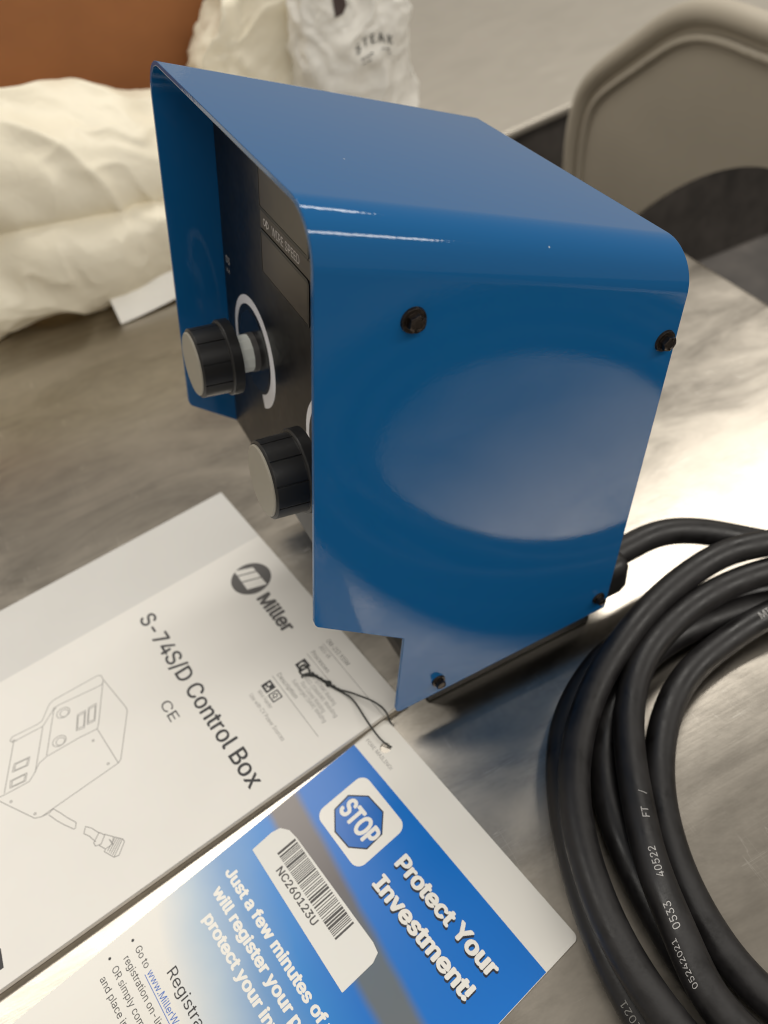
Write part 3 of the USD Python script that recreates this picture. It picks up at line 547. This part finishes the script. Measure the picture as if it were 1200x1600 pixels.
obj('stamp', on_bag(ext(Polygon([(0, 0), (5, 1), (8, 5), (7, 14), (1, 12)]).buffer(.6), 0.02, 0).apply_scale([MM, MM, 0.001]), 0.124, 0.1525), 'bag_stamp', bg, smooth=False)

fp = np.array([[-79, 309, 1.0], [-74, 330, 2], [-52, 337, 8], [-20, 335, 13], [-18, 318, 3], [-46, 312, 1.2]])
u = np.linspace(0, 1, 24)
a_, b_ = CubicSpline([0, .5, 1], np.array([[-78, 308, 0.8], [-52, 311, 1.6], [-10, 320, 3]]) * MM)(u), CubicSpline([0, .5, 1], np.array([[-79, 330, 16], [-56, 338, 24], [-8, 342, 36]]) * MM)(u)
fl_ = np.stack([a_ * (1 - k) + b_ * k + np.array([0, 0, 0.004 * math.sin(k * math.pi)]) for k in np.linspace(0, 1, 12)], 1)
fm = grid(fl_); fm2 = fm.copy(); fm2.vertices = fm2.vertices + [0, 0.0006, -0.0004]; fm2.invert()
obj('plastic_strip', cat(fm, fm2), 'white_film', smooth=True, label='white torn plastic strip poking out under the cream paper onto the steel', cat='plastic strip')

ct = thing('cardboard_carton', 'plain brown cardboard carton standing behind the cream packing paper', 'carton', (-0.30, 0.450, 0.001))
obj('carton_body', slab(-0.34, 0.0, 0.372, 0.004, 0.0, 0.192, 0.0015), 'cardboard', ct)
obj('carton_side', slab(0.368, 0.0045, 0.372, 0.16, 0.0, 0.192, 0.0015), 'cardboard', ct)
obj('carton_back', slab(-0.34, 0.16, 0.372, 0.164, 0.0, 0.192, 0.0015), 'cardboard', ct)
obj('foam_sheet', slab(0.076, 0.455, 0.112, 0.50, 0.0005, 0.30, 0.004), 'foam_white', label='pale foam slab standing at the right edge of the brown carton', cat='foam slab')

# ------------------------------------------------------------------ the chair beyond the bench
chx = 0.44
ch = thing('metal_chair', 'tan metal chair with arched backrest beyond the right edge of the workbench', 'chair')
yc, hw = 0.21, 0.262
out = [(0.478, -0.42), (0.480, -0.11), (0.477, -0.055), (0.463, -0.014), (0.434, 0.015), (0.388, 0.049), (0.348, 0.076), (0.315, 0.0875), (0.27, 0.090), (0.225, 0.090)]
half = CubicSpline(np.r_[0, np.cumsum(np.hypot(*np.diff(np.array(out), axis=0).T))], np.array(out))(np.linspace(0, np.hypot(*np.diff(np.array(out), axis=0).T).sum(), 60))
loop = np.vstack([half, np.c_[2 * yc - half[::-1, 0], half[::-1, 1]]])
lean = lambda z: chx + 0.10 * (z - 0.0) * 0.0
obj('frame', tube(np.c_[np.full(len(loop), chx), loop], 0.0105, 20), 'tan_metal', ch, smooth=True)
arch_y = np.linspace(-(hw - .012), hw - .012, 60)
arch = np.c_[yc + arch_y, -0.004 - 0.213 * (np.abs(arch_y) / (hw - .012)) ** 1.6]
inner = Polygon(np.vstack([loop, loop[:1]])).buffer(-0.008)
under = Polygon(np.vstack([arch, [[yc + 0.4, -0.25], [yc + 0.4, -0.6], [yc - 0.4, -0.6], [yc - 0.4, -0.25]]])).buffer(0)
pn = inner.difference(under); pn = max(getattr(pn, 'geoms', [pn]), key=lambda g: g.area)
pm = ext(pn, 0.006); v = pm.vertices; pm.vertices = np.c_[chx - 0.003 + v[:, 2], v[:, 0], v[:, 1]]; pm.fix_normals()
obj('backrest', pm, 'tan_metal', ch)
bead = np.array(inner.buffer(-0.010).exterior.coords); bead = bead[bead[:, 1] > -0.13]
o_ = np.argsort(np.unwrap(np.arctan2(bead[:, 1] + .12, bead[:, 0] - yc)))
obj('bead', tube(np.c_[np.full(len(o_), chx - 0.004), bead[o_]], 0.004, 10), 'tan_metal', ch, smooth=True)
obj('seat_pan', slab(chx + 0.03, yc - 0.24, chx + 0.46, yc + 0.24, -0.30, -0.275, 0.01), 'tan_metal', ch)
obj('seat_pad', slab(chx + 0.12, yc - 0.23, chx + 0.45, yc + 0.23, -0.274, -0.245, 0.012), 'dark_vinyl_and_shade', ch)
for sx, ex in ((0.0, 0.0), (0.42, 0.46)):
    for s in (-1, 1):
        obj('leg', tube([[chx + sx, yc + s * hw, -0.42 if sx == 0 else -0.30], [chx + ex, yc + s * hw, -0.789]], 0.0105, 14), 'tan_metal', ch)
